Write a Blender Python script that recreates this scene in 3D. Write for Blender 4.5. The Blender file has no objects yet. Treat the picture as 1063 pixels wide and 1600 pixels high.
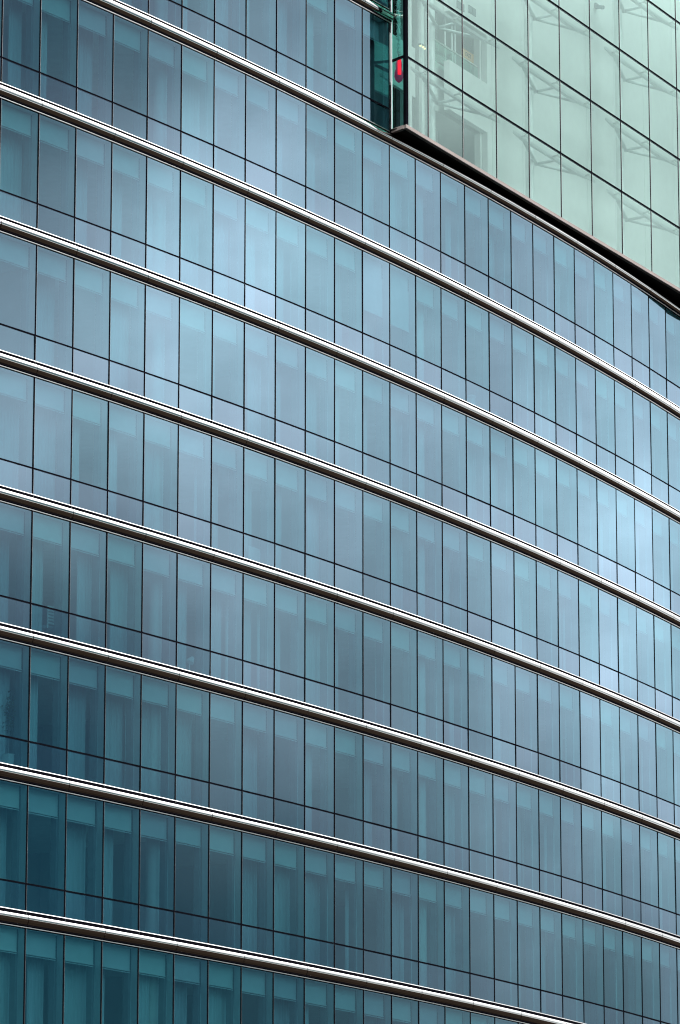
import bpy, bmesh, math, random
from mathutils import Vector, Matrix
random.seed(11)
R_ = math.radians
sin, cos, pi = math.sin, math.cos, math.pi
SC = bpy.context.scene
COL = SC.collection

# ------------------------------------------------------------------ camera
ZO = 1.7                                    # eye height above the ground
cd = bpy.data.cameras.new("camera")
cam = bpy.data.objects.new("camera", cd)
COL.objects.link(cam)
cd.sensor_fit = 'VERTICAL'
cd.sensor_height = 36.0
cd.lens = 153.55
cd.clip_start = 1.0
cd.clip_end = 6000
cam.location = (0, 0, ZO)
cam.rotation_euler = (R_(90 + 13.320), 0, 0)
SC.camera = cam

# ------------------------------------------------------------------ view
SC.view_settings.view_transform = 'Standard'
SC.view_settings.look = 'None'
SC.view_settings.exposure = 0.72
SC.view_settings.gamma = 1.0
SC.view_settings.use_curve_mapping = False
SC.cycles.use_denoising = True
SC.cycles.filter_width = 1.15
SC.cycles.max_bounces = 14
SC.cycles.diffuse_bounces = 4
SC.cycles.glossy_bounces = 6
SC.cycles.transparent_max_bounces = 16
SC.cycles.transmission_bounces = 8
SC.cycles.caustics_reflective = False
SC.cycles.caustics_refractive = False
SC.cycles.sample_clamp_indirect = 6.0

# ------------------------------------------------------------------ world: Nishita sky under broken cloud
SUN_EL, SUN_AZ = 48, 150                    # azimuth clockwise from +Y
w = bpy.data.worlds.new("World")
SC.world = w
w.use_nodes = True
nt = w.node_tree
nt.nodes.clear()
N = nt.nodes.new
LK = nt.links.new


def mth(op, a, b=None, c=None, tree=None, clamp=False):
    t = tree or nt
    n = t.nodes.new('ShaderNodeMath')
    n.operation = op
    n.use_clamp = clamp
    for i, v in enumerate((a, b, c)):
        if v is None:
            continue
        if isinstance(v, (int, float)):
            n.inputs[i].default_value = v
        else:
            t.links.new(v, n.inputs[i])
    return n.outputs[0]


out = N('ShaderNodeOutputWorld')
bg = N('ShaderNodeBackground')
bg.inputs[1].default_value = 0.1
LK(bg.outputs[0], out.inputs[0])
sky = N('ShaderNodeTexSky')
sky.sky_type = 'NISHITA'
sky.sun_disc = False
sky.sun_elevation = R_(SUN_EL)
sky.sun_rotation = R_(SUN_AZ)
sky.air_density = 1.2
sky.dust_density = 1.0
tc = N('ShaderNodeTexCoord')
sep = N('ShaderNodeSeparateXYZ')
LK(tc.outputs['Generated'], sep.inputs[0])
az = mth('MULTIPLY', mth('ARCTAN2', sep.outputs[0], sep.outputs[1]), 180 / pi)
el = mth('MULTIPLY', mth('ARCSINE', sep.outputs[2]), 180 / pi)
# soft noise warps the cloud banks so that their edges wander
nz = N('ShaderNodeTexNoise')
nz.inputs['Scale'].default_value = 9.0
nz.inputs['Detail'].default_value = 4.0
nz.inputs['Roughness'].default_value = 0.55
LK(tc.outputs['Generated'], nz.inputs['Vector'])
nsep = N('ShaderNodeSeparateXYZ')
LK(nz.outputs['Color'], nsep.inputs[0])
az_w = mth('ADD', az, mth('MULTIPLY', mth('SUBTRACT', nsep.outputs[0], 0.5), 4.0))
el_w = mth('ADD', el, mth('MULTIPLY', mth('SUBTRACT', nsep.outputs[1], 0.5), 2.5))


def gauss(v, c, s):
    d = mth('MULTIPLY', mth('SUBTRACT', v, c), 1.0 / s)
    return mth('EXPONENT', mth('MULTIPLY', mth('MULTIPLY', d, d), -1.0))


AZ_C = (50, 57, 64, 71, 78)
EL_C = (6, 9.5, 13, 16.5, 20)
CLOUD = {                                   # cloud brightness (log) by elevation and azimuth
    6:    (-0.99, -0.23, -0.80, -2.60, -2.90),
    9.5:  (0.08, 0.10, -0.17, 0.35, -2.40),
    13:   (0.58, 0.22, 0.06, 0.01, 0.10),
    16.5: (0.05, 0.00, 0.38, 0.72, 0.15),
    20:   (0.25, 0.30, -0.10, -0.05, -1.40)}
GA = [gauss(az_w, c, 5.5) for c in AZ_C]
tot = None
for e in EL_C:
    s = None
    for g_, wt in zip(GA, CLOUD[e]):
        s = mth('MULTIPLY', g_, wt * .58) if s is None else mth('MULTIPLY_ADD', g_, wt * .58, s)
    ge = gauss(el_w, e, 3.0)
    tot = mth('MULTIPLY', ge, s) if tot is None else mth('MULTIPLY_ADD', ge, s, tot)
hi = N('ShaderNodeMapRange')
hi.interpolation_type = 'SMOOTHSTEP'
hi.inputs['From Min'].default_value = 19
hi.inputs['From Max'].default_value = 27
hi.inputs['To Min'].default_value = 0.0
hi.inputs['To Max'].default_value = 1.30
LK(el, hi.inputs['Value'])
tot = mth('ADD', tot, hi.outputs[0])
# sky away from the mirrored bank, brightness added to light the box interior
away = mth('SUBTRACT', 1.0, gauss(az, 64, 34))
lowe = gauss(el, 0, 24)
tot = mth('MULTIPLY_ADD', mth('MULTIPLY', away, lowe), 1.05, tot)
# fine wisps
nw = N('ShaderNodeTexNoise')
nw.inputs['Scale'].default_value = 16.0
nw.inputs['Detail'].default_value = 6.0
nw.inputs['Roughness'].default_value = 0.6
mp = N('ShaderNodeMapping')
mp.inputs['Scale'].default_value = (1.0, 1.0, 1.7)
LK(tc.outputs['Generated'], mp.inputs[0])
LK(mp.outputs[0], nw.inputs['Vector'])
tot = mth('ADD', tot, mth('MULTIPLY', mth('SUBTRACT', nw.outputs['Fac'], 0.5), 0.55))
lum = mth('MULTIPLY', mth('EXPONENT', tot), 0.70)
cover = mth('MULTIPLY', lum, 1 / 1.25, clamp=True)
dim = N('ShaderNodeMix')
dim.data_type = 'RGBA'
dim.blend_type = 'MULTIPLY'
dim.inputs[0].default_value = 1.0
LK(sky.outputs[0], dim.inputs[6])
dim.inputs[7].default_value = (0.05, 0.135, 0.165, 1)       # blue sky far behind thick cloud
cl = N('ShaderNodeCombineXYZ')
L10 = mth('MULTIPLY', lum, 10.0)
LK(mth('MULTIPLY', L10, 0.94), cl.inputs[0])
LK(mth('MULTIPLY', L10, 0.97), cl.inputs[1])
LK(mth('MULTIPLY', L10, 1.02), cl.inputs[2])
mx = N('ShaderNodeMix')
mx.data_type = 'RGBA'
LK(cover, mx.inputs[0])
LK(dim.outputs[2], mx.inputs[6])
LK(cl.outputs[0], mx.inputs[7])
LK(mx.outputs[2], bg.inputs[0])

# ------------------------------------------------------------------ sun, veiled by cloud
ld = bpy.data.lights.new("sun", 'SUN')
ld.energy = 0.9
ld.angle = R_(14)
ld.color = (1.0, 0.96, 0.90)
sun = bpy.data.objects.new("sun", ld)
COL.objects.link(sun)
sdir = Vector((cos(R_(SUN_EL)) * sin(R_(SUN_AZ)), cos(R_(SUN_EL)) * cos(R_(SUN_AZ)), sin(R_(SUN_EL))))
sun.rotation_euler = sdir.to_track_quat('Z', 'Y').to_euler()
sun.location = (60, -40, 90)


# ------------------------------------------------------------------ materials
def newmat(name):
    m = bpy.data.materials.new(name)
    m.use_nodes = True
    t = m.node_tree
    t.nodes.clear()
    o = t.nodes.new('ShaderNodeOutputMaterial')
    return m, t, o


def principled(name, col, rough=0.5, metal=0.0, var=0.0, vscale=(3, 3, 3), emit=None, estr=0.0, rvar=0.0, spec=0.5):
    m, t, o = newmat(name)
    b = t.nodes.new('ShaderNodeBsdfPrincipled')
    t.links.new(b.outputs[0], o.inputs[0])
    b.inputs['Base Color'].default_value = (*col, 1)
    b.inputs['Roughness'].default_value = rough
    b.inputs['Metallic'].default_value = metal
    b.inputs['Specular IOR Level'].default_value = spec
    if var or rvar:
        c = t.nodes.new('ShaderNodeTexCoord')
        mpn = t.nodes.new('ShaderNodeMapping')
        mpn.inputs['Scale'].default_value = vscale
        t.links.new(c.outputs['Object'], mpn.inputs[0])
        n = t.nodes.new('ShaderNodeTexNoise')
        n.inputs['Scale'].default_value = 1.0
        n.inputs['Detail'].default_value = 5
        t.links.new(mpn.outputs[0], n.inputs['Vector'])
        if var:
            r = t.nodes.new('ShaderNodeValToRGB')
            r.color_ramp.elements[0].position = 0.3
            r.color_ramp.elements[1].position = 0.7
            r.color_ramp.elements[0].color = (*[max(0, x * (1 - var)) for x in col], 1)
            r.color_ramp.elements[1].color = (*[min(1, x * (1 + var)) for x in col], 1)
            t.links.new(n.outputs['Fac'], r.inputs[0])
            t.links.new(r.outputs[0], b.inputs['Base Color'])
        if rvar:
            v = mth('MULTIPLY_ADD', mth('SUBTRACT', n.outputs['Fac'], 0.5, tree=t), rvar, rough, tree=t, clamp=True)
            t.links.new(v, b.inputs['Roughness'])
    if emit:
        b.inputs['Emission Color'].default_value = (*emit, 1)
        b.inputs['Emission Strength'].default_value = estr
    return m


def glass(name, base_r, fres, tint_r, tint_t, rough=0.0, ior=1.5, grime=0.05):
    """coated architectural glass: mirror reflection over tinted see-through"""
    m, t, o = newmat(name)
    fr = t.nodes.new('ShaderNodeFresnel')
    fr.inputs[0].default_value = ior
    geo = t.nodes.new('ShaderNodeNewGeometry')
    c = t.nodes.new('ShaderNodeTexCoord')
    n = t.nodes.new('ShaderNodeTexNoise')
    n.inputs['Scale'].default_value = 0.35
    n.inputs['Detail'].default_value = 4
    t.links.new(c.outputs['Object'], n.inputs['Vector'])
    f = mth('MULTIPLY_ADD', fr.outputs[0], fres, base_r, tree=t)
    f = mth('ADD', f, mth('MULTIPLY', mth('SUBTRACT', n.outputs['Fac'], 0.5, tree=t), grime, tree=t), tree=t, clamp=True)
    gl = t.nodes.new('ShaderNodeBsdfGlossy')
    gl.inputs['Roughness'].default_value = rough
    gl.inputs['Color'].default_value = (*tint_r, 1)
    tr = t.nodes.new('ShaderNodeBsdfTransparent')
    tr.inputs['Color'].default_value = (*tint_t, 1)
    mixs = t.nodes.new('ShaderNodeMixShader')
    t.links.new(f, mixs.inputs[0])
    t.links.new(tr.outputs[0], mixs.inputs[1])
    t.links.new(gl.outputs[0], mixs.inputs[2])
    t.links.new(mixs.outputs[0], o.inputs[0])
    return m


M = {}
M['blue_glass'] = glass('blue_glass', 0.36, 0.50, (0.565, 0.845, 1.0), (0.31, 0.64, 0.69), rough=0.014)
M['lilac_glass'] = glass('lilac_glass', 0.37, 0.50, (0.585, 0.835, 1.0), (0.315, 0.63, 0.69), rough=0.014)
M['teal_glass'] = glass('teal_glass', 0.355, 0.50, (0.55, 0.85, 0.995), (0.31, 0.65, 0.69), rough=0.014)
M['low_blue'] = glass('low_blue', 0.41, 0.50, (0.59, 0.835, 1.0), (0.31, 0.61, 0.68), rough=0.02)
M['low_lilac'] = glass('low_lilac', 0.42, 0.50, (0.62, 0.825, 1.0), (0.32, 0.60, 0.68), rough=0.02)
PANES = [M['blue_glass'], M['lilac_glass'], M['teal_glass'], M['low_blue'], M['low_lilac']]     # glass batches differ a little
M['green_glass'] = glass('green_glass', 0.21, 0.90, (0.76, 1.0, 0.91), (0.84, 1.0, 0.935), rough=0.0, grime=0.02)
M['side_glass'] = glass('side_glass', -0.008, 0.6, (0.7, 0.95, 0.9), (0.22, 0.68, 0.60), rough=0.0, grime=0.01)
M['steel'] = principled('steel', (0.88, 0.845, 0.795), 0.07, 1.0, var=0.09, vscale=(1.6, 1.6, 9), rvar=0.06)
M['alu'] = principled('alu', (0.72, 0.70, 0.66), 0.28, 1.0, var=0.06, vscale=(2, 2, 2))
M['black'] = principled('black', (0.004, 0.004, 0.006), 0.8, 0.0, var=0.3, spec=0.0)
M['fin'] = principled('fin', (0.52, 0.54, 0.56), 0.5, 0.0, var=0.05)
M['darkpost'] = principled('darkpost', (0.24, 0.26, 0.28), 0.5, 0.0, var=0.1)
M['white'] = principled('white', (0.80, 0.81, 0.80), 0.7, 0.0, var=0.03)
M['pelmet'] = principled('pelmet', (0.64, 0.66, 0.66), 0.7, 0.0, var=0.03)
M['curtain'] = principled('curtain', (0.54, 0.57, 0.59), 0.9, 0.0, var=0.1, vscale=(6, 6, 0.4))
M['ceiling'] = principled('ceiling', (0.78, 0.79, 0.78), 0.9, 0.0, var=0.05)
M['roomwall'] = principled('roomwall', (0.60, 0.61, 0.61), 0.9, 0.0, var=0.1, vscale=(0.5, 0.5, 0.5))
M['concrete'] = principled('concrete', (0.27, 0.225, 0.20), 0.8, 0.0, var=0.10, vscale=(2, 2, 2))
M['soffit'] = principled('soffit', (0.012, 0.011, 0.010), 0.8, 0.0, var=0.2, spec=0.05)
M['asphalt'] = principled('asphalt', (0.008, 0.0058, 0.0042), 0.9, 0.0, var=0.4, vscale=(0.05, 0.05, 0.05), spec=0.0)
M['atrium_white'] = principled('atrium_white', (0.90, 0.91, 0.89), 0.75, 0.0, var=0.02)
M['atrium_grey'] = principled('atrium_grey', (0.40, 0.39, 0.39), 0.8, 0.0, var=0.08)
M['recess'] = principled('recess', (0.60, 0.61, 0.61), 0.8, 0.0, var=0.05)
M['door'] = principled('door', (0.24, 0.23, 0.23), 0.6, 0.0, var=0.1)
M['truss'] = principled('truss', (0.80, 0.83, 0.82), 0.45, 0.2, var=0.05)
M['pipe'] = principled('pipe', (0.88, 0.90, 0.89), 0.4, 0.1, var=0.04)
M['red_lit'] = principled('red_lit', (0.75, 0.02, 0.04), 0.4, emit=(1.0, 0.0, 0.008), estr=3.6)
M['maroon'] = principled('maroon', (0.30, 0.03, 0.07), 0.5, var=0.2, emit=(0.6, 0.02, 0.12), estr=0.30)
M['tinsel'] = principled('tinsel', (0.95, 0.96, 0.95), 0.6, 0.0, var=0.25, vscale=(30, 30, 30))
M['sign_lit'] = principled('sign_lit', (0.30, 0.20, 0.10), 0.5, emit=(1.0, 0.62, 0.22), estr=0.12)
M['sign_dark'] = principled('sign_dark', (0.02, 0.04, 0.03), 0.6)
M['lamp_lit'] = principled('lamp_lit', (0.8, 0.7, 0.4), 0.5, emit=(1.0, 0.85, 0.45), estr=0.9)
M['leaf'] = principled('leaf', (0.05, 0.09, 0.04), 0.7, var=0.3)
M['box_white'] = principled('box_white', (0.75, 0.76, 0.74), 0.7, var=0.04)
M['grey_plastic'] = principled('grey_plastic', (0.30, 0.31, 0.32), 0.5, var=0.05)


# ------------------------------------------------------------------ mesh helpers
class MB:
    def __init__(s):
        s.v, s.f, s.mi = [], [], []

    def quad(s, a, b, c, d):
        n = len(s.v)
        s.v += [tuple(a), tuple(b), tuple(c), tuple(d)]
        s.f.append((n, n + 1, n + 2, n + 3))

    def hexa(s, p):                          # 8 points: bottom ring 0-3, top ring 4-7
        n = len(s.v)
        s.v += [tuple(q) for q in p]
        for f in ((3, 2, 1, 0), (4, 5, 6, 7), (0, 1, 5, 4), (1, 2, 6, 5), (2, 3, 7, 6), (3, 0, 4, 7)):
            s.f.append(tuple(n + i for i in f))

    def sweep(s, rings, close=True, caps=True):
        n0 = len(s.v)
        k = len(rings[0])
        for r in rings:
            s.v += [tuple(q) for q in r]
        for i in range(len(rings) - 1):
            for j in range(k if close else k - 1):
                a = n0 + i * k + j
                b = n0 + i * k + (j + 1) % k
                s.f.append((a, b, b + k, a + k))
        if caps and close:
            s.f.append(tuple(n0 + j for j in range(k - 1, -1, -1)))
            s.f.append(tuple(n0 + (len(rings) - 1) * k + j for j in range(k)))

    def tube(s, a, b, r, r2=None, n=10):
        a, b = Vector(a), Vector(b)
        d = (b - a).normalized()
        x = d.orthogonal().normalized()
        y = d.cross(x)
        r2 = r if r2 is None else r2
        s.sweep([[a + (x * cos(2 * pi * i / n) + y * sin(2 * pi * i / n)) * r for i in range(n)],
                 [b + (x * cos(2 * pi * i / n) + y * sin(2 * pi * i / n)) * r2 for i in range(n)]])

    def build(s, name, mat, parent=None, smooth=False, label=None, kind=None, bevel=0.0, sheet=False):
        me = bpy.data.meshes.new(name)
        me.from_pydata(s.v, [], s.f)
        for q_ in (mat if isinstance(mat, list) else [mat]):
            me.materials.append(q_)
        if s.mi:
            me.polygons.foreach_set('material_index', s.mi)
        me.update()
        if not sheet:
            bm = bmesh.new()
            bm.from_mesh(me)
            bmesh.ops.recalc_face_normals(bm, faces=bm.faces)
            bm.to_mesh(me)
            bm.free()
        if smooth:
            me.polygons.foreach_set('use_smooth', [True] * len(me.polygons))
        o = bpy.data.objects.new(name, me)
        COL.objects.link(o)
        if parent:
            o.parent = parent
            o.matrix_parent_inverse = parent_inv(parent)
        if label:
            o['label'] = label
        if kind:
            o['kind'] = kind
        if bevel:
            b = o.modifiers.new('bevel', 'BEVEL')
            b.width = bevel
            b.segments = 2
        return o


def parent_inv(p):
    m = Matrix.Identity(4)
    chain = []
    while p:
        chain.append(p)
        p = p.parent
    for q in reversed(chain):
        m = m @ q.matrix_parent_inverse @ Matrix.Translation(q.location)
    return m.inverted()


def thing(name, label, cat, loc=(0, 0, 0), group=None):
    o = bpy.data.objects.new(name, None)
    o.empty_display_size = 0.3
    COL.objects.link(o)
    o.location = loc
    o['label'] = label
    o['category'] = cat
    if group:
        o['group'] = group
    return o


def tag(o, label, cat, group=None):
    o['label'] = label
    o['category'] = cat
    if group:
        o['group'] = group
    return o


# ------------------------------------------------------------------ ground
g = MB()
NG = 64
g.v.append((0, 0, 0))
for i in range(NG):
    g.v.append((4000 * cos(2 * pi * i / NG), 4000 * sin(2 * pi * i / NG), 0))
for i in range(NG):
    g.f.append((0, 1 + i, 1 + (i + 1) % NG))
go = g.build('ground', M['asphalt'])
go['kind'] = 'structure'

# ------------------------------------------------------------------ curved facade geometry
CX, CY, RAD = -157.598, 222.596, 186.776
A0, DA = 0.928702, 0.00822267
BAY = RAD * DA                               # 1.536 m
C_MIN, C_MAX = -4, 31                        # mullion numbers that are built
C_BOX = 11                                   # bays beyond this stop at the glass box on the upper storeys


def zrow(t):                                 # height of transom t
    u = (t - 3.5) / 4
    return (11.61544 - t + .01 * (1.4450 * u * u - 7.1006 * u ** 3)) * 3.6 + ZO - (.05 if t == 0 else 0)


def PC(c, r, z):                             # point on the faceted facade
    i = math.floor(c)
    f = c - i

    def one(k):
        a = A0 + k * DA
        return Vector((CX + (RAD + r) * sin(a), CY - (RAD + r) * cos(a), z))
    p = one(i)
    return p if f < 1e-6 else p.lerp(one(i + 1), f)


def fbox(mb, c0, c1, r0, r1, z0, z1):
    mb.hexa([PC(c0, r0, z0), PC(c1, r0, z0), PC(c1, r1, z0), PC(c0, r1, z0),
             PC(c0, r0, z1), PC(c1, r0, z1), PC(c1, r1, z1), PC(c0, r1, z1)])


LOW, BAND, TRH = 0.71, 0.47, 0.042            # lower pane, ledge band, transom height
T_MIN, T_MAX = -1, 8
tower = thing('office_tower', 'curved blue mirrored glass office tower with bright steel ledges between its storeys',
              'building', PC(12, 0, 0))


def cend(t):                                 # last mullion of storey t
    return C_BOX if t <= 0 else C_MAX


# --- visible area of every bay decides which windows are parts of their own
th = R_(13.320)


def project(p):
    x, y, z = p[0], p[1], p[2] - ZO
    d = y * cos(th) + z * sin(th)
    return 531.5 + 6824.3 * x / d, 800 - 6824.3 * (-y * sin(th) + z * cos(th)) / d


def bay_area(c, t):
    zt = zrow(t - 1) - LOW - BAND
    zb = zrow(t) - LOW
    a = 0
    for i in range(6):
        for j in range(12):
            x, y = project(PC(c + (i + .5) / 6, 0, zb + (zt - zb) * (j + .5) / 12))
            a += (0 < x < 1063) and (0 < y < 1600)
    x0, y0 = project(PC(c, 0, zb))
    x1, y1 = project(PC(c + 1, 0, zb))
    return a / 72 * abs(x1 - x0) * 210


bays = []
for t in range(T_MIN, T_MAX + 1):
    for c in range(C_MIN, cend(t)):
        bays.append((bay_area(c, t), c, t))
bays.sort(reverse=True)
OWN = {(c, t) for _, c, t in bays[:100]}


def pane(mb, c, z0, z1, rnd, low=False):
    """one flat sheet, set a couple of millimetres out of true"""
    dl, dr, dt = rnd.gauss(0, .0017), rnd.gauss(0, .0017), rnd.gauss(0, .0022)
    k_ = rnd.random()
    mb.mi.append((3 if k_ < .55 else 4) if low else 1 if k_ < .3 else 2 if k_ > .72 else 0)
    g_ = 0.018 / BAY
    mb.quad(PC(c + g_, dl, z0), PC(c + 1 - g_, dr, z0), PC(c + 1 - g_, dr + dt, z1), PC(c + g_, dl + dt, z1))


def curtain_geo(mb, c0, c1, r, z0, z1):
    n = max(4, int((c1 - c0) * BAY / 0.035))
    top = []
    for i in range(n + 1):
        c = c0 + (c1 - c0) * i / n
        rr = r + 0.022 * sin(i * 1.55) + 0.008 * sin(i * 0.7)
        top.append((c, rr))
    f0 = [PC(c, rr, z0) for c, rr in top] + [PC(c, rr - .006, z0) for c, rr in reversed(top)]
    f1 = [PC(c, rr, z1) for c, rr in top] + [PC(c, rr - .006, z1) for c, rr in reversed(top)]
    mb.sweep([f0, f1], close=True, caps=False)


DEEP_BLIND = {(10, 2): 1.62, (11, 2): 1.70}   # two blinds drawn down
sw, sl, sp, sc_ = MB(), MB(), MB(), MB()     # the rest, beyond the hundred largest
for _, c, t in bays:
    rnd = random.Random(c * 131 + t * 977 + 5)
    zt = zrow(t - 1) - LOW - BAND            # head of the tall pane
    zm = zrow(t)                             # transom
    zl = zm - LOW
    own = (c, t) in OWN
    a, b, p, q = (MB(), MB(), MB(), MB()) if own else (sw, sl, sp, sc_)
    pane(a, c, zm + .004, zt, rnd)
    pane(b, c, zl, zm - TRH - .004, rnd, True)
    # fixed pelmet panel with a bottom rail, behind the mullion fins
    hb = 0.56 + rnd.uniform(-.015, .015)
    m0, m1 = c + .024, c + .976
    fbox(p, m0, m1, -.262, -.250, zt - hb, zt + .02)
    fbox(p, m0, m1, -.275, -.235, zt - hb - .03, zt - hb)
    fbox(p, m0, m1, -.250, -.2425, zt - hb - .075, zt - hb - .055)
    has_c = rnd.random() < 0.8
    if has_c:
        f0 = rnd.uniform(0.15, .75)
        f1 = f0 + rnd.uniform(.35, .85)
        curtain_geo(q, c + f0, c + f1, -.60 - rnd.uniform(0, .3), zl - .05, zt + .02)
    if own:
        wo = a.build('window', PANES, tower, sheet=True)
        b.build('lower_pane', PANES, wo, sheet=True)
        p.build('pelmet', M['pelmet'], wo)
        if has_c:
            q.build('curtain', M['curtain'], wo)
        if (c, t) in DEEP_BLIND:
            bl = MB()
            fbox(bl, m0, m1, -.225, -.221, zt - DEEP_BLIND[(c, t)], zt - hb + .1)
            fbox(bl, m0, m1, -.232, -.214, zt - DEEP_BLIND[(c, t)] - .035, zt - DEEP_BLIND[(c, t)])
            bl.build('roller_blind', M['pelmet'], wo)
    elif (c, t) in DEEP_BLIND:
        fbox(sp, m0, m1, -.225, -.221, zt - DEEP_BLIND[(c, t)], zt - hb + .1)
        fbox(sp, m0, m1, -.232, -.214, zt - DEEP_BLIND[(c, t)] - .035, zt - DEEP_BLIND[(c, t)])
so = sw.build('window', PANES, tower, kind='stuff', sheet=True)
sl.build('lower_pane', PANES, so, kind='stuff', sheet=True)
sp.build('pelmet', M['pelmet'], so, kind='stuff')
sc_.build('curtain', M['curtain'], so, kind='stuff')

# --- mullions: outer black joint, grey fin and an inner dark post, one strip per line
Z_BOT = zrow(T_MAX) - LOW - BAND
for c in range(C_MIN, C_MAX + 1):
    ztop = zrow(T_MIN - 1) - LOW - BAND if c <= C_BOX else zrow(0) - LOW - BAND
    m = MB()
    hw = .0235 / BAY
    fbox(m, c - hw, c + hw, -.004, .010, Z_BOT, ztop)
    mo = m.build('mullion', M['black'], tower)
    m = MB()
    hw = .030 / BAY
    fbox(m, c - hw, c + hw, -.205, -.010, Z_BOT, ztop)
    m.build('fin', M['fin'], mo)
    m = MB()
    hw = .05 / BAY
    fbox(m, c - hw, c + hw, -.46, -.28, Z_BOT, ztop)
    m.build('inner_post', M['darkpost'], mo)
    m = MB()
    fbox(m, c + .0245 / BAY, c + .033 / BAY, -.002, .006, Z_BOT, ztop)
    m.build('edge_trim', M['alu'], mo)


# --- transoms and steel ledges
def arcbox(mb, c0, c1, r0, r1, z0, z1):
    n = int(math.ceil(c1 - c0))
    cs = [c0 + (c1 - c0) * i / n for i in range(n + 1)]
    mb.sweep([[PC(c, r0, z0), PC(c, r1, z0), PC(c, r1, z1), PC(c, r0, z1)] for c in cs])


for t in range(T_MIN, T_MAX + 1):
    ce = cend(t)
    m = MB()
    arcbox(m, C_MIN, ce, -.06, .009, zrow(t) - TRH, zrow(t))
    m.build('transom', M['black'], tower)
NOSE = [(.004, -.134), (.100, -.137)]         # ledge profile: near-flat upper face, rounded underside
ph_, r_, z_ = 24.0, .100, -.137
for i in range(8):
    r_ += sin(R_(ph_)) * .0088
    z_ -= cos(R_(ph_)) * .0088
    ph_ -= 20 / 8
    NOSE.append((r_, z_))
for i in range(1, 25):
    a_ = pi / 3 * i / 24
    NOSE.append((.004 + (r_ - .004) * cos(a_), z_ - .190 * sin(a_)))
NOSE.append((.004, NOSE[-1][1]))
Z_N = NOSE[-1][1]


def trimbox(mb, c0, c1, z0, z1, r0=.034, r1=.030):              # thin bright trim
    n = int(math.ceil(c1 - c0))
    mb.sweep([[PC(c, .003, z0), PC(c, r0, z0), PC(c, r1, z1), PC(c, .003, z1)] for c in [c0 + (c1 - c0) * i / n for i in range(n + 1)]])


for t in range(T_MIN - 1, T_MAX + 1):
    z0 = zrow(t) - LOW                        # bottom edge of the glass above
    ce = C_BOX + .06 if t <= -1 else C_MAX
    ct = C_BOX if t <= 0 else C_MAX           # the upper trim stops where the box begins
    m = MB()
    arcbox(m, C_MIN, ce, -.02, .002, z0 - BAND, z0 - .002)
    arcbox(m, C_MIN, ce, .0025, .054, z0 - .405, z0 + Z_N - .002)  # matt black strip standing in for shade under the nosing
    lo = m.build('ledge', M['black'], tower)
    # half-round steel nosing in two-bay lengths
    m = MB()
    c = C_MIN + (t % 2)
    cs = [C_MIN] + list(range(C_MIN + 1 + (t % 2), int(math.floor(ce)), 2)) + [ce]
    gap = .012 / BAY
    for i in range(len(cs) - 1):
        c0, c1 = cs[i] + gap, cs[i + 1] - gap
        nn = max(2, int(round((c1 - c0) * 2)))
        dz = random.uniform(-.0015, .0015)
        rings = []
        for j in range(nn + 1):
            cc = c0 + (c1 - c0) * j / nn
            rings.append([PC(cc, r_, z0 + dz + z_) for r_, z_ in NOSE])
        m.sweep(rings)
    no = m.build('nosing', M['steel'], lo, smooth=True)
    no.data.set_sharp_from_angle(angle=R_(40))
    m = MB()
    trimbox(m, C_MIN, ct, z0 - .030, z0 - .008, .022, .016)
    m.build('upper_trim', M['alu'], lo)
    m = MB()
    trimbox(m, C_MIN, ce, z0 - .447, z0 - .428, .036, .036)
    m.build('lower_trim', M['alu'], lo)

# --- floors, back wall, columns, partitions behind the glass
for t in range(T_MIN - 1, T_MAX + 1):
    z0 = zrow(t) - LOW
    ce = C_BOX if t <= -1 else C_MAX
    m = MB()
    arcbox(m, C_MIN, ce, -7.0, -.03, z0 - BAND + .02, z0 - .06)
    m.build('floor_slab', M['ceiling'], tower)
m = MB()
arcbox(m, C_MIN, C_BOX, -7.2, -7.0, Z_BOT, zrow(T_MIN - 1) - LOW)
arcbox(m, C_BOX, C_MAX, -7.2, -7.0, Z_BOT, zrow(0) - LOW - .06)
m.build('rear_wall', M['roomwall'], tower)
for c, top in ((-4 + .1, T_MIN - 1), (4.05, T_MIN - 1), (12.95, 0), (21.85, 0), (30.6, 0)):
    m = MB()
    ctr = PC(c, -.78, 0)
    m.tube((ctr.x, ctr.y, Z_BOT), (ctr.x, ctr.y, zrow(top) - LOW - .1), .20, n=28)
    o = m.build('column', M['white'], tower, smooth=True)
    o.data.set_sharp_from_angle(angle=R_(40))
for c, rdep in ((1.0, -1.6), (6.0, -2.6), (9.0, -1.2), (15.0, -2.0), (18.0, -1.3), (24.0, -1.9), (27.0, -1.4)):
    m = MB()
    top = T_MIN - 1 if c < C_BOX else 0
    for t in range(top + 1, T_MAX + 1):
        fbox(m, c - .04, c + .04, -6.9, rdep, zrow(t) - LOW - .055, zrow(t - 1) - LOW - BAND + .015)
    m.build('partition', M['roomwall'], tower)
# end walls, lower storeys and the roof slab, out of the frame
m = MB()
arcbox(m, C_MIN, C_MAX, -7.2, -.1, 0, Z_BOT - .03)
m.build('base_wall', M['concrete'], tower)
m = MB()
fbox(m, C_MIN - .1, C_MIN, -7.2, .0, Z_BOT, zrow(T_MIN - 1) - LOW)
m.build('end_wall', M['concrete'], tower)
m = MB()
fbox(m, C_MAX, C_MAX + .1, -7.2, .0, Z_BOT, zrow(0) - LOW - .05)
m.build('end_wall', M['concrete'], tower)
m = MB()
fbox(m, C_BOX - .12, C_BOX - .03, -7.0, -.1, zrow(0) - LOW - .05, zrow(T_MIN - 1) - LOW - BAND)
m.build('partition', M['atrium_grey'], tower)

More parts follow.
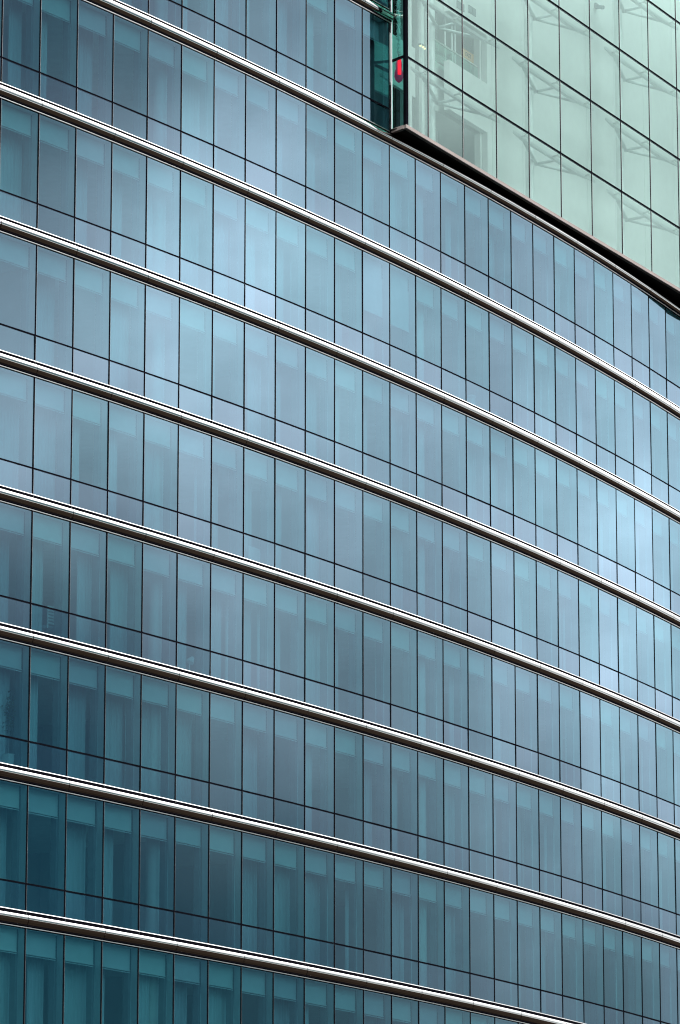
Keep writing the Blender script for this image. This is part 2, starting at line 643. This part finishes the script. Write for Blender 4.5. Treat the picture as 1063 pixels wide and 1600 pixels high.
# ------------------------------------------------------------------ pale green glass box
PHI = 1.073783
BX, BY = 1.9652, 124.3273
U = Vector((cos(PHI), sin(PHI), 0))
NIN = Vector((-sin(PHI), cos(PHI), 0))
ZB = 41.340 + ZO
LV = [ZB, ZB + 2.167, ZB + 4.632, ZB + 7.117, ZB + 9.60, ZB + 12.08, ZB + 14.56]
W1, WB, NB = 1.464, 2.3188, 14
SM = [0.0] + [W1 + WB * i for i in range(NB + 1)]
S_END = SM[-1]
SIDE = (0.232, 0.607)                        # where the side wall meets the curved facade (s, d)


SK = SM[10]                                  # past the frame the front turns to follow the tower
_c, _s = cos(R_(7)), sin(R_(7))
U2, N2 = U * _c + NIN * _s, NIN * _c - U * _s


def PB(s, d, z):
    p = Vector((BX, BY, z)) + U * min(s, SK)
    return p + NIN * d if s <= SK else p + U2 * (s - SK) + N2 * d


def bbox(mb, s0, s1, d0, d1, z0, z1):
    if s0 < SK < s1:
        bbox(mb, s0, SK, d0, d1, z0, z1)
        s0 = SK + 1e-4
    mb.hexa([PB(s0, d0, z0), PB(s1, d0, z0), PB(s1, d1, z0), PB(s0, d1, z0),
             PB(s0, d0, z1), PB(s1, d0, z1), PB(s1, d1, z1), PB(s0, d1, z1)])


atr = thing('glass_box', 'pale green clear glass box projecting from the curved tower, steel trusses showing inside',
            'building', PB(0, 0, ZB))
rg = random.Random(3)
for i in range(len(SM) - 1):
    for l in range(len(LV) - 1):
        m = MB()
        e = [rg.gauss(0, .0012) for _ in range(3)]
        zb = LV[l] + (.03 if l else 0.0)
        m.quad(PB(SM[i] + .020, e[0], zb), PB(SM[i + 1] - .020, e[1], zb), PB(SM[i + 1] - .020, e[1] + e[2], LV[l + 1] - .03), PB(SM[i] + .020, e[0] + e[2], LV[l + 1] - .03))
        m.build('glass_pane', M['green_glass'], atr, sheet=True)
for i in range(1, len(SM)):
    m = MB()
    bbox(m, SM[i] - .024, SM[i] + .024, -.006, .012, ZB, LV[-1])
    jo = m.build('mullion', M['black'], atr)
    m = MB()
    bbox(m, SM[i] + .025, SM[i] + .042, -.003, .010, ZB, LV[-1])
    m.build('edge_trim', M['alu'], jo)
for l in range(1, len(LV)):
    m = MB()
    bbox(m, 0.03, S_END, -.010, .05, LV[l] - .03, LV[l] + .03)
    m.build('transom', M['black'], atr)
# corner post and the short side wall
ps = Vector((SIDE[0], SIDE[1]))


def PS(f, o, z):                             # along the side wall, f 0 = corner, 1 = facade; o = outward
    dv = ps.normalized()
    nv = Vector((-dv.y, dv.x)) * -1           # towards -s
    nv = Vector((-abs(dv.y), abs(dv.x)))
    q = ps * f + nv * o
    return PB(q.x, q.y, z)


def sbox(mb, f0, f1, o0, o1, z0, z1):
    mb.hexa([PS(f0, o0, z0), PS(f1, o0, z0), PS(f1, o1, z0), PS(f0, o1, z0),
             PS(f0, o0, z1), PS(f1, o0, z1), PS(f1, o1, z1), PS(f0, o1, z1)])


m = MB()
sbox(m, -.01, .16, -.10, .004, ZB, LV[-1])
m.build('corner_post', M['black'], atr)
for l in range(len(LV) - 1):
    m = MB()
    zb = LV[l] + (.035 if l else 0)
    m.quad(PS(.93, 0, zb), PS(.165, 0, zb), PS(.165, 0, LV[l + 1] - .035), PS(.93, 0, LV[l + 1] - .035))
    m.build('side_pane', M['side_glass'], atr, sheet=True)
m = MB()
for l in range(1, len(LV)):
    m = MB()
    sbox(m, .162, .97, -.05, .006, LV[l] - .035, LV[l] + .035)
    m.build('side_transom', M['black'], atr)
m = MB()
sbox(m, .93, 1.0, -.02, .012, ZB, LV[-1])
m.build('side_edge', M['pipe'], atr)
# fascia, soffit, floor and roof
HF = .112
m = MB()
m.hexa([PB(-.02, -.03, ZB - HF), PB(SK, -.03, ZB - HF), PB(SK, .10, ZB - HF), PB(.05, .10, ZB - HF),
        PB(-.02, -.03, ZB - .003), PB(SK, -.03, ZB - .003), PB(SK, .10, ZB - .003), PB(.05, .10, ZB - .003)])
bbox(m, SK + .001, S_END, -.03, .10, ZB - HF, ZB - .003)
m.build('fascia', M['concrete'], atr)
m = MB()
sbox(m, .17, 1.0, -.10, .03, ZB - HF, ZB - .003)
m.build('fascia', M['concrete'], atr)
m = MB()


def gap(s):                                  # from the glass plane back to the curved facade
    p = PB(s, 0, 0) - Vector((CX, CY, 0))
    b = p.dot(NIN if s <= SK else N2)
    return -b - math.sqrt(b * b - p.length_squared + RAD * RAD)


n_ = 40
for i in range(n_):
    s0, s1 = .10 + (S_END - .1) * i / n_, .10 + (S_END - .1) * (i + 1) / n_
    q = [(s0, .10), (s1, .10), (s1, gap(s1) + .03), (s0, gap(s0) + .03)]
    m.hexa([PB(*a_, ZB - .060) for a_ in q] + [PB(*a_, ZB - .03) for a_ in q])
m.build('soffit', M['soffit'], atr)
m = MB()
arcbox(m, C_BOX + .1, C_MAX, -.06, .0, zrow(0) - LOW + .001, ZB - .031)
m.build('soffit_closure', M['black'], atr)
m = MB()
bbox(m, .25, S_END, .75, 8, ZB - .10, ZB - .02)
m.build('floor_slab', M['recess'], atr)
m = MB()
for s0, s1 in ((.02, SK), (SK + .001, S_END)):
    m.quad(PB(s0, .03, LV[-1] + .04), PB(s1, .03, LV[-1] + .04), PB(s1, 9, LV[-1] + .04), PB(s0, 9, LV[-1] + .04))
m.build('roof', M['green_glass'], atr)  # unseen roof, glazed to light the atrium, set high to keep it diffuse
m = MB()
bbox(m, S_END - .1, S_END, .06, 8, ZB, LV[-1])
m.build('end_wall', M['atrium_white'], atr)

# columns and glazing trusses
COLS = [10.85 - 6.96, 10.85, 10.85 + 6.96]
for s in COLS:
    m = MB()
    m.tube(PB(s, 1.16, ZB - .02), PB(s, 1.16, LV[-1]), .145, n=28)
    o = m.build('column', M['pipe'], atr, smooth=True)
    o.data.set_sharp_from_angle(angle=R_(40))
    for l in range(1, len(LV) - 1):
        z = LV[l] - .05
        m = MB()
        # front chord: flat tapered beam along the glass
        ch = [(s - 2.95, .30, .03), (s - 2.2, .36, .13), (s - .6, .37, .09), (s + .6, .37, .11), (s + 1.7, .38, .16), (s + 2.95, .24, .025)]
        m.sweep([[PB(a_, d_ - h_ / 2, z - .05), PB(a_, d_ + h_ / 2, z - .05), PB(a_, d_ + h_ / 2, z + .04), PB(a_, d_ - h_ / 2, z + .04)] for a_, d_, h_ in ch])
        to = m.build('truss', M['truss'], atr)
        m = MB()
        node = PB(s + .35, 1.10, z - .02)
        m.tube(node, PB(s - 2.1, .37, z), .062, .055)
        m.tube(node, PB(s + .3, .40, z), .05)
        m.tube(node, PB(s + 1.9, .40, z), .045, .06)
        m.tube(PB(s, 1.16, z - .03), node, .07)
        m.build('strut', M['truss'], to, smooth=True)
        for i_ in (s - 2.43, s - .11, s + 2.21):
            m = MB()
            ctr = PB(i_ + .06, .16, z + .02)
            for ds, dz in ((-.10, .11), (.10, .11), (-.10, -.11), (.10, -.11)):
                m.tube(ctr, PB(i_ + .06 + ds, .03, z + .02 + dz), .02, n=6)
            m.tube(ctr, PB(i_ + .06, .33, z), .03, n=8)
            m.build('glazing_clamp', M['truss'], to)
    m = MB()
    for ds in (-2.2, 2.6):
        m.tube(PB(s + ds, .33, ZB), PB(s + ds, .33, LV[-1]), .008, n=5)
    m.build('tie_rod', M['truss'], atr)

# interior walls, seen through the clear glass
SW = 7.22                                    # the white wall starts here
zh0, zf1, zh1 = 44.30 + ZO, 45.95 + ZO, 47.6 + ZO
m = MB()
bbox(m, 9.90, S_END - .1, 2.2, 2.4, ZB, LV[-1])
bbox(m, SW, 9.90, 2.2, 2.4, zh0, zf1)
bbox(m, SW, 9.90, 2.2, 2.4, zh1, LV[-1])
m.build('white_wall', M['atrium_white'], atr)
m = MB()                                     # reveals and back of the two openings
bbox(m, 9.80, 9.899, 2.41, 2.62, ZB, zh0 - .01)
bbox(m, 9.80, 9.899, 2.41, 2.62, zf1 + .01, zh1)
m.build('reveal', M['atrium_white'], atr)
m = MB()
bbox(m, 2.5, 16.0, 4.6, 4.75, ZB, LV[-1])
bbox(m, 16.0, 16.15, 2.42, 4.75, ZB, LV[-1])
m.build('recess_wall', M['recess'], atr)
m = MB()
bbox(m, 2.5, 15.99, 2.63, 4.59, zh0, zf1 - .02)
m.build('balcony_slab', M['atrium_white'], atr)
m = MB()
bbox(m, 2.5, 15.99, 2.42, 4.59, zh1 + .02, zh1 + .3)
m.build('balcony_slab', M['atrium_white'], atr)
m = MB()
m.quad(PB(6.4, 2.475, zf1 - .3), PB(9.78, 2.475, zf1 - .3), PB(9.78, 2.475, zf1 + .55), PB(6.4, 2.475, zf1 + .55))
bl = m.build('balustrade', M['green_glass'], atr, sheet=True)
m = MB()
bbox(m, 6.4, 9.78, 2.45, 2.50, zf1 + .551, zf1 + .59)
m.build('handrail', M['alu'], bl)
# grey lift lobby wall with doors, left of the white wall
m = MB()
bbox(m, 5.7, 6.55, 2.55, 2.7, ZB, LV[-1])
bbox(m, 1.6, 3.6, 2.55, 2.7, ZB, LV[-1])
bbox(m, 4.9, 5.7, 2.75, 2.9, ZB, LV[-1])
m.build('lobby_wall', M['atrium_grey'], atr)
m = MB()
bbox(m, 3.6, 4.89, 2.75, 2.9, ZB, LV[-1])
m.build('dark_panel', M['soffit'], atr)  # near-black sheet added in place of the shaded depth behind the side glass
for s0 in (4.9, 5.75, 6.45):
    m = MB()
    bbox(m, s0, s0 + .16, 2.42, 2.54, ZB, LV[-1])
    m.build('door_frame', M['atrium_white'], atr)
for zz in (ZB, zf1):
    m = MB()
    bbox(m, 6.65, 7.18, 2.60, 2.66, zz, zz + 2.3)
    d = m.build('door', M['door'], atr)
    m = MB()
    bbox(m, 6.80, 6.92, 2.57, 2.598, zz + .1, zz + 2.2)
    m.build('door_frame', M['atrium_white'], d)
    m = MB()
    bbox(m, 8.2, 9.15, 4.53, 4.59, zz, zz + 1.5)
    d = m.build('door', M['door'], atr)
    m = MB()
    m.tube(PB(8.35, 4.50, zz + .9), PB(8.35, 4.50, zz + 1.2), .02, n=8)
    m.build('handle', M['alu'], d)
m = MB()
bbox(m, 10.4, 11.6, 4.40, 4.595, zf1, zh1 + .015)
bbox(m, 11.7, 12.4, 4.40, 4.595, ZB, zh0 - .005)
m.build('dark_panel', M['door'], atr)
for s0 in (7.62, 8.10, 8.32):
    m = MB()
    m.tube(PB(s0, 2.56, zf1), PB(s0, 2.56, zh1 + .01), .035, n=12)
    m.build('post', M['pipe'], atr, smooth=True)
# wall vents
for s0, z0 in ((8.58, 48.03), (7.75, 47.92)):
    for ds in (0, .27):
        m = MB()
        bbox(m, s0 + ds, s0 + ds + .23, 2.17, 2.198, z0 + ZO - .05, z0 + ZO + .20)
        m.build('wall_vent', M['grey_plastic'], atr)

# --- things inside the glass box
lx = PB(.89, .695, 0)
lt = thing('hanging_lantern', 'glowing red lantern with dark maroon casing, hanging behind the corner glass', 'lantern', (lx.x, lx.y, 42.96 + ZO))
m = MB()
prof = [(0.0, .03), (.06, .10), (.18, .145), (.32, .13), (.44, .095), (.56, .10), (.66, .085), (.72, .03)]
rings = []
for h, r in prof:
    rings.append([Vector((lx.x + r * cos(2 * pi * i / 18), lx.y + r * sin(2 * pi * i / 18), 43.04 + ZO + h)) for i in range(18)])
m.sweep(rings)
m.build('casing', M['maroon'], lt, smooth=True)
m = MB()
xx, yy = lx.x + .015, lx.y - .162
m.hexa([(xx - .05, yy, 43.24 + ZO), (xx + .055, yy, 43.24 + ZO), (xx + .055, yy + .05, 43.24 + ZO), (xx - .05, yy + .05, 43.24 + ZO),
        (xx - .05, yy, 43.74 + ZO), (xx + .055, yy, 43.74 + ZO), (xx + .055, yy + .05, 43.74 + ZO), (xx - .05, yy + .05, 43.74 + ZO)])
m.build('lit_panel', M['red_lit'], lt, bevel=.012)
m = MB()
m.tube((lx.x, lx.y, 43.755 + ZO), (lx.x, lx.y, 43.80 + ZO), .075, .045, n=18)
m.tube((lx.x, lx.y, 43.80 + ZO), (lx.x, lx.y, 43.92 + ZO), .012, n=8)
m.build('cap', M['darkpost'], lt)
m = MB()
rt = random.Random(8)
z = 43.92 + ZO
ring_l = []
while z < 47.3 + ZO:
    r = .030 + .030 * rt.random()
    ox, oy = rt.uniform(-.02, .02), rt.uniform(-.02, .02)
    ring_l.append([Vector((lx.x + ox + r * rt.uniform(.7, 1.25) * cos(2 * pi * i / 9), lx.y + oy + r * rt.uniform(.7, 1.25) * sin(2 * pi * i / 9), z)) for i in range(9)])
    z += .05
m.sweep(ring_l)
for i in range(260):
    zz = rt.uniform(43.95, 47.2) + ZO
    an = rt.uniform(0, 2 * pi)
    a_ = Vector((lx.x + .05 * cos(an), lx.y + .05 * sin(an), zz))
    b_ = a_ + Vector((cos(an) * rt.uniform(.02, .06), sin(an) * rt.uniform(.02, .06), rt.uniform(-.05, .03)))
    m.tube(a_, b_, .010, .003, n=4)
tag(m.build('tinsel_garland', M['tinsel']), 'pale ragged tinsel garland hanging above the red lantern', 'garland')

# exit sign
ec = thing('exit_sign', 'small amber exit sign hanging under the upper level ceiling, behind the glass balustrade', 'sign', PB(9.9, 2.9, 46.9 + ZO))
m = MB()
bbox(m, 9.50, 10.30, 2.88, 2.92, 46.88 + ZO, 47.18 + ZO)
m.build('face', M['sign_lit'], ec)
m = MB()
for ds in (9.65, 10.15):
    m.tube(PB(ds, 2.9, 47.181 + ZO), PB(ds, 2.9, zh1 + .019), .012, n=8)
m.build('hanger', M['grey_plastic'], ec)
fc = bpy.data.curves.new('exit_lettering', 'FONT')
fc.body = 'EXIT'
fc.size = .20
fc.extrude = .004
fc.align_x = 'CENTER'
fc.align_y = 'CENTER'
tmp = bpy.data.objects.new('tmp', fc)
COL.objects.link(tmp)
dg = bpy.context.evaluated_depsgraph_get()
me = bpy.data.meshes.new_from_object(tmp.evaluated_get(dg))
bpy.data.objects.remove(tmp)
lo = bpy.data.objects.new('lettering', me)
COL.objects.link(lo)
me.materials.clear()
me.materials.append(M['sign_dark'])
rot = Matrix((U, Vector((0, 0, 1)), -NIN)).transposed().to_4x4()
wm = Matrix.Translation(PB(9.9, 2.874, 47.03 + ZO)) @ rot
me.transform(wm)
lo.parent = ec
lo.matrix_parent_inverse = parent_inv(ec)

# louvred ceiling light, left end
t_ = thing('louvre_light', 'small yellowish louvred light high behind the first narrow pane', 'light fitting', PB(4.6, 2.0, 45.6 + ZO))
for i in range(6):
    m = MB()
    bbox(m, 4.15 + i * .15, 4.185 + i * .15, 1.60, 1.68, 45.36 + ZO, 45.40 + ZO)
    m.build('lamp', M['lamp_lit'], t_)
m = MB()
bbox(m, 4.10, 5.0, 1.58, 1.70, 45.405 + ZO, 45.44 + ZO)
m.build('housing', M['darkpost'], t_)

# camera on the white wall
t_ = thing('security_camera', 'small grey security camera on the white wall at the top of the glass box', 'camera', PB(18.25, 2.1, 51.2 + ZO))
m = MB()
bbox(m, 18.16, 18.36, 2.12, 2.198, 51.18 + ZO, 51.36 + ZO)
m.build('mount', M['grey_plastic'], t_, bevel=.01)
m = MB()
m.tube(PB(18.22, 2.11, 51.22 + ZO), PB(18.18, 1.86, 51.14 + ZO), .07, n=14)
m.build('body', M['darkpost'], t_, smooth=False)

# ------------------------------------------------------------------ furniture standing behind the curved glass
def floor_z(t):
    return zrow(t) - LOW - .055


def item(name, label, cat, c, r, t, group=None):
    p = PC(c, r, floor_z(t))
    return thing(name, label, cat, p, group)


def ibox(mb, c, r, t, w, d, z0, z1):
    fbox(mb, c - w / 2 / BAY, c + w / 2 / BAY, r - d / 2, r + d / 2, floor_z(t) + z0, floor_z(t) + z1)


t_ = item('storage_box', 'white storage box behind a low pane, nearer the bright column', 'box', 14.95, -.62, 2)
m = MB(); ibox(m, 14.95, -.62, 2, .42, .3, .0, .56); m.build('carton', M['box_white'], t_, bevel=.01)
m = MB(); ibox(m, 14.95, -.62, 2, .45, .33, .561, .62); m.build('lid', M['white'], t_, bevel=.01)
t_ = item('storage_box', 'squat white storage box with a dark lid, further right of its pair', 'box', 16.0, -.62, 2)
m = MB(); ibox(m, 16.0, -.62, 2, .5, .3, .0, .46); m.build('carton', M['box_white'], t_, bevel=.01)
m = MB(); ibox(m, 16.0, -.62, 2, .53, .33, .461, .52); m.build('lid', M['grey_plastic'], t_, bevel=.01)

t_ = item('monitor', 'flat grey computer monitor showing its pale back behind a low pane', 'monitor', 6.95, -.62, 4)
m = MB(); ibox(m, 6.95, -.62, 4, .66, .04, .30, .68); m.build('screen', M['box_white'], t_, bevel=.01)
m = MB(); ibox(m, 6.95, -.61, 4, .58, .005, .34, .64); m.build('back_panel', M['grey_plastic'], t_)
m = MB(); ibox(m, 6.95, -.66, 4, .08, .04, .02, .30); ibox(m, 6.95, -.66, 4, .26, .18, 0, .02); m.build('stand', M['grey_plastic'], t_)

t_ = item('office_chair', 'dark office chair with a ribbed back close to the glass', 'chair', 1.05, -.72, 5)
m = MB()
for i in range(6):
    ibox(m, 1.05, -.60, 5, .44, .03, .52 + i * .085, .575 + i * .085)
ibox(m, .92, -.615, 5, .04, .02, .40, 1.0); ibox(m, 1.18, -.615, 5, .04, .02, .40, 1.0)
m.build('backrest', M['box_white'], t_, bevel=.008)
m = MB(); ibox(m, 1.05, -.85, 5, .48, .46, .42, .49); m.build('seat', M['grey_plastic'], t_, bevel=.02)
m = MB(); ibox(m, 1.05, -.85, 5, .06, .06, .03, .42); ibox(m, 1.05, -.85, 5, .5, .06, 0, .03); ibox(m, 1.05, -.85, 5, .06, .48, 0, .029); m.build('base', M['grey_plastic'], t_)

t_ = item('desk_lamp', 'white desk lamp with a round shade behind a low pane', 'lamp', 4.9, -.60, 5)
pb = PC(4.9, -.60, floor_z(5))
m = MB(); m.tube(pb, pb + Vector((0, 0, .03)), .10, n=16); m.build('foot', M['white'], t_)
m = MB(); m.tube(pb + Vector((0, 0, .03)), pb + Vector((.02, 0, .50)), .012, n=8); m.build('stem', M['white'], t_)
m = MB(); m.tube(pb + Vector((.02, 0, .48)), pb + Vector((.10, .05, .62)), .12, .05, n=18); m.build('shade', M['white'], t_)

t_ = item('potted_plant', 'leafy potted plant pressed close to the glass at the left edge', 'plant', -.05, -.62, 6)
pb = PC(-.05, -.62, floor_z(6))
m = MB(); m.tube(pb, pb + Vector((0, 0, .45)), .15, .20, n=18); m.build('pot', M['white'], t_)
m = MB(); m.tube(pb + Vector((0, 0, .45)), pb + Vector((.02, .01, 1.6)), .03, .015, n=8); m.build('stem', M['door'], t_)
m = MB()
rl = random.Random(4)
for i in range(170):
    d = Vector((rl.gauss(0, 1), rl.gauss(0, 1), rl.gauss(0, 1.3))).normalized() * rl.uniform(.08, .42)
    p0 = pb + Vector((0, 0, 1.55)) + Vector((d.x * .7, d.y * .7, d.z * 1.4))
    ax = Vector((rl.gauss(0, 1), rl.gauss(0, 1), rl.gauss(0, .7))).normalized()
    sd = ax.orthogonal().normalized()
    L_ = rl.uniform(.07, .13)
    m.quad(p0, p0 + ax * L_ * .5 + sd * L_ * .28, p0 + ax * L_, p0 + ax * L_ * .5 - sd * L_ * .28)
m.build('leaves', M['leaf'], t_)
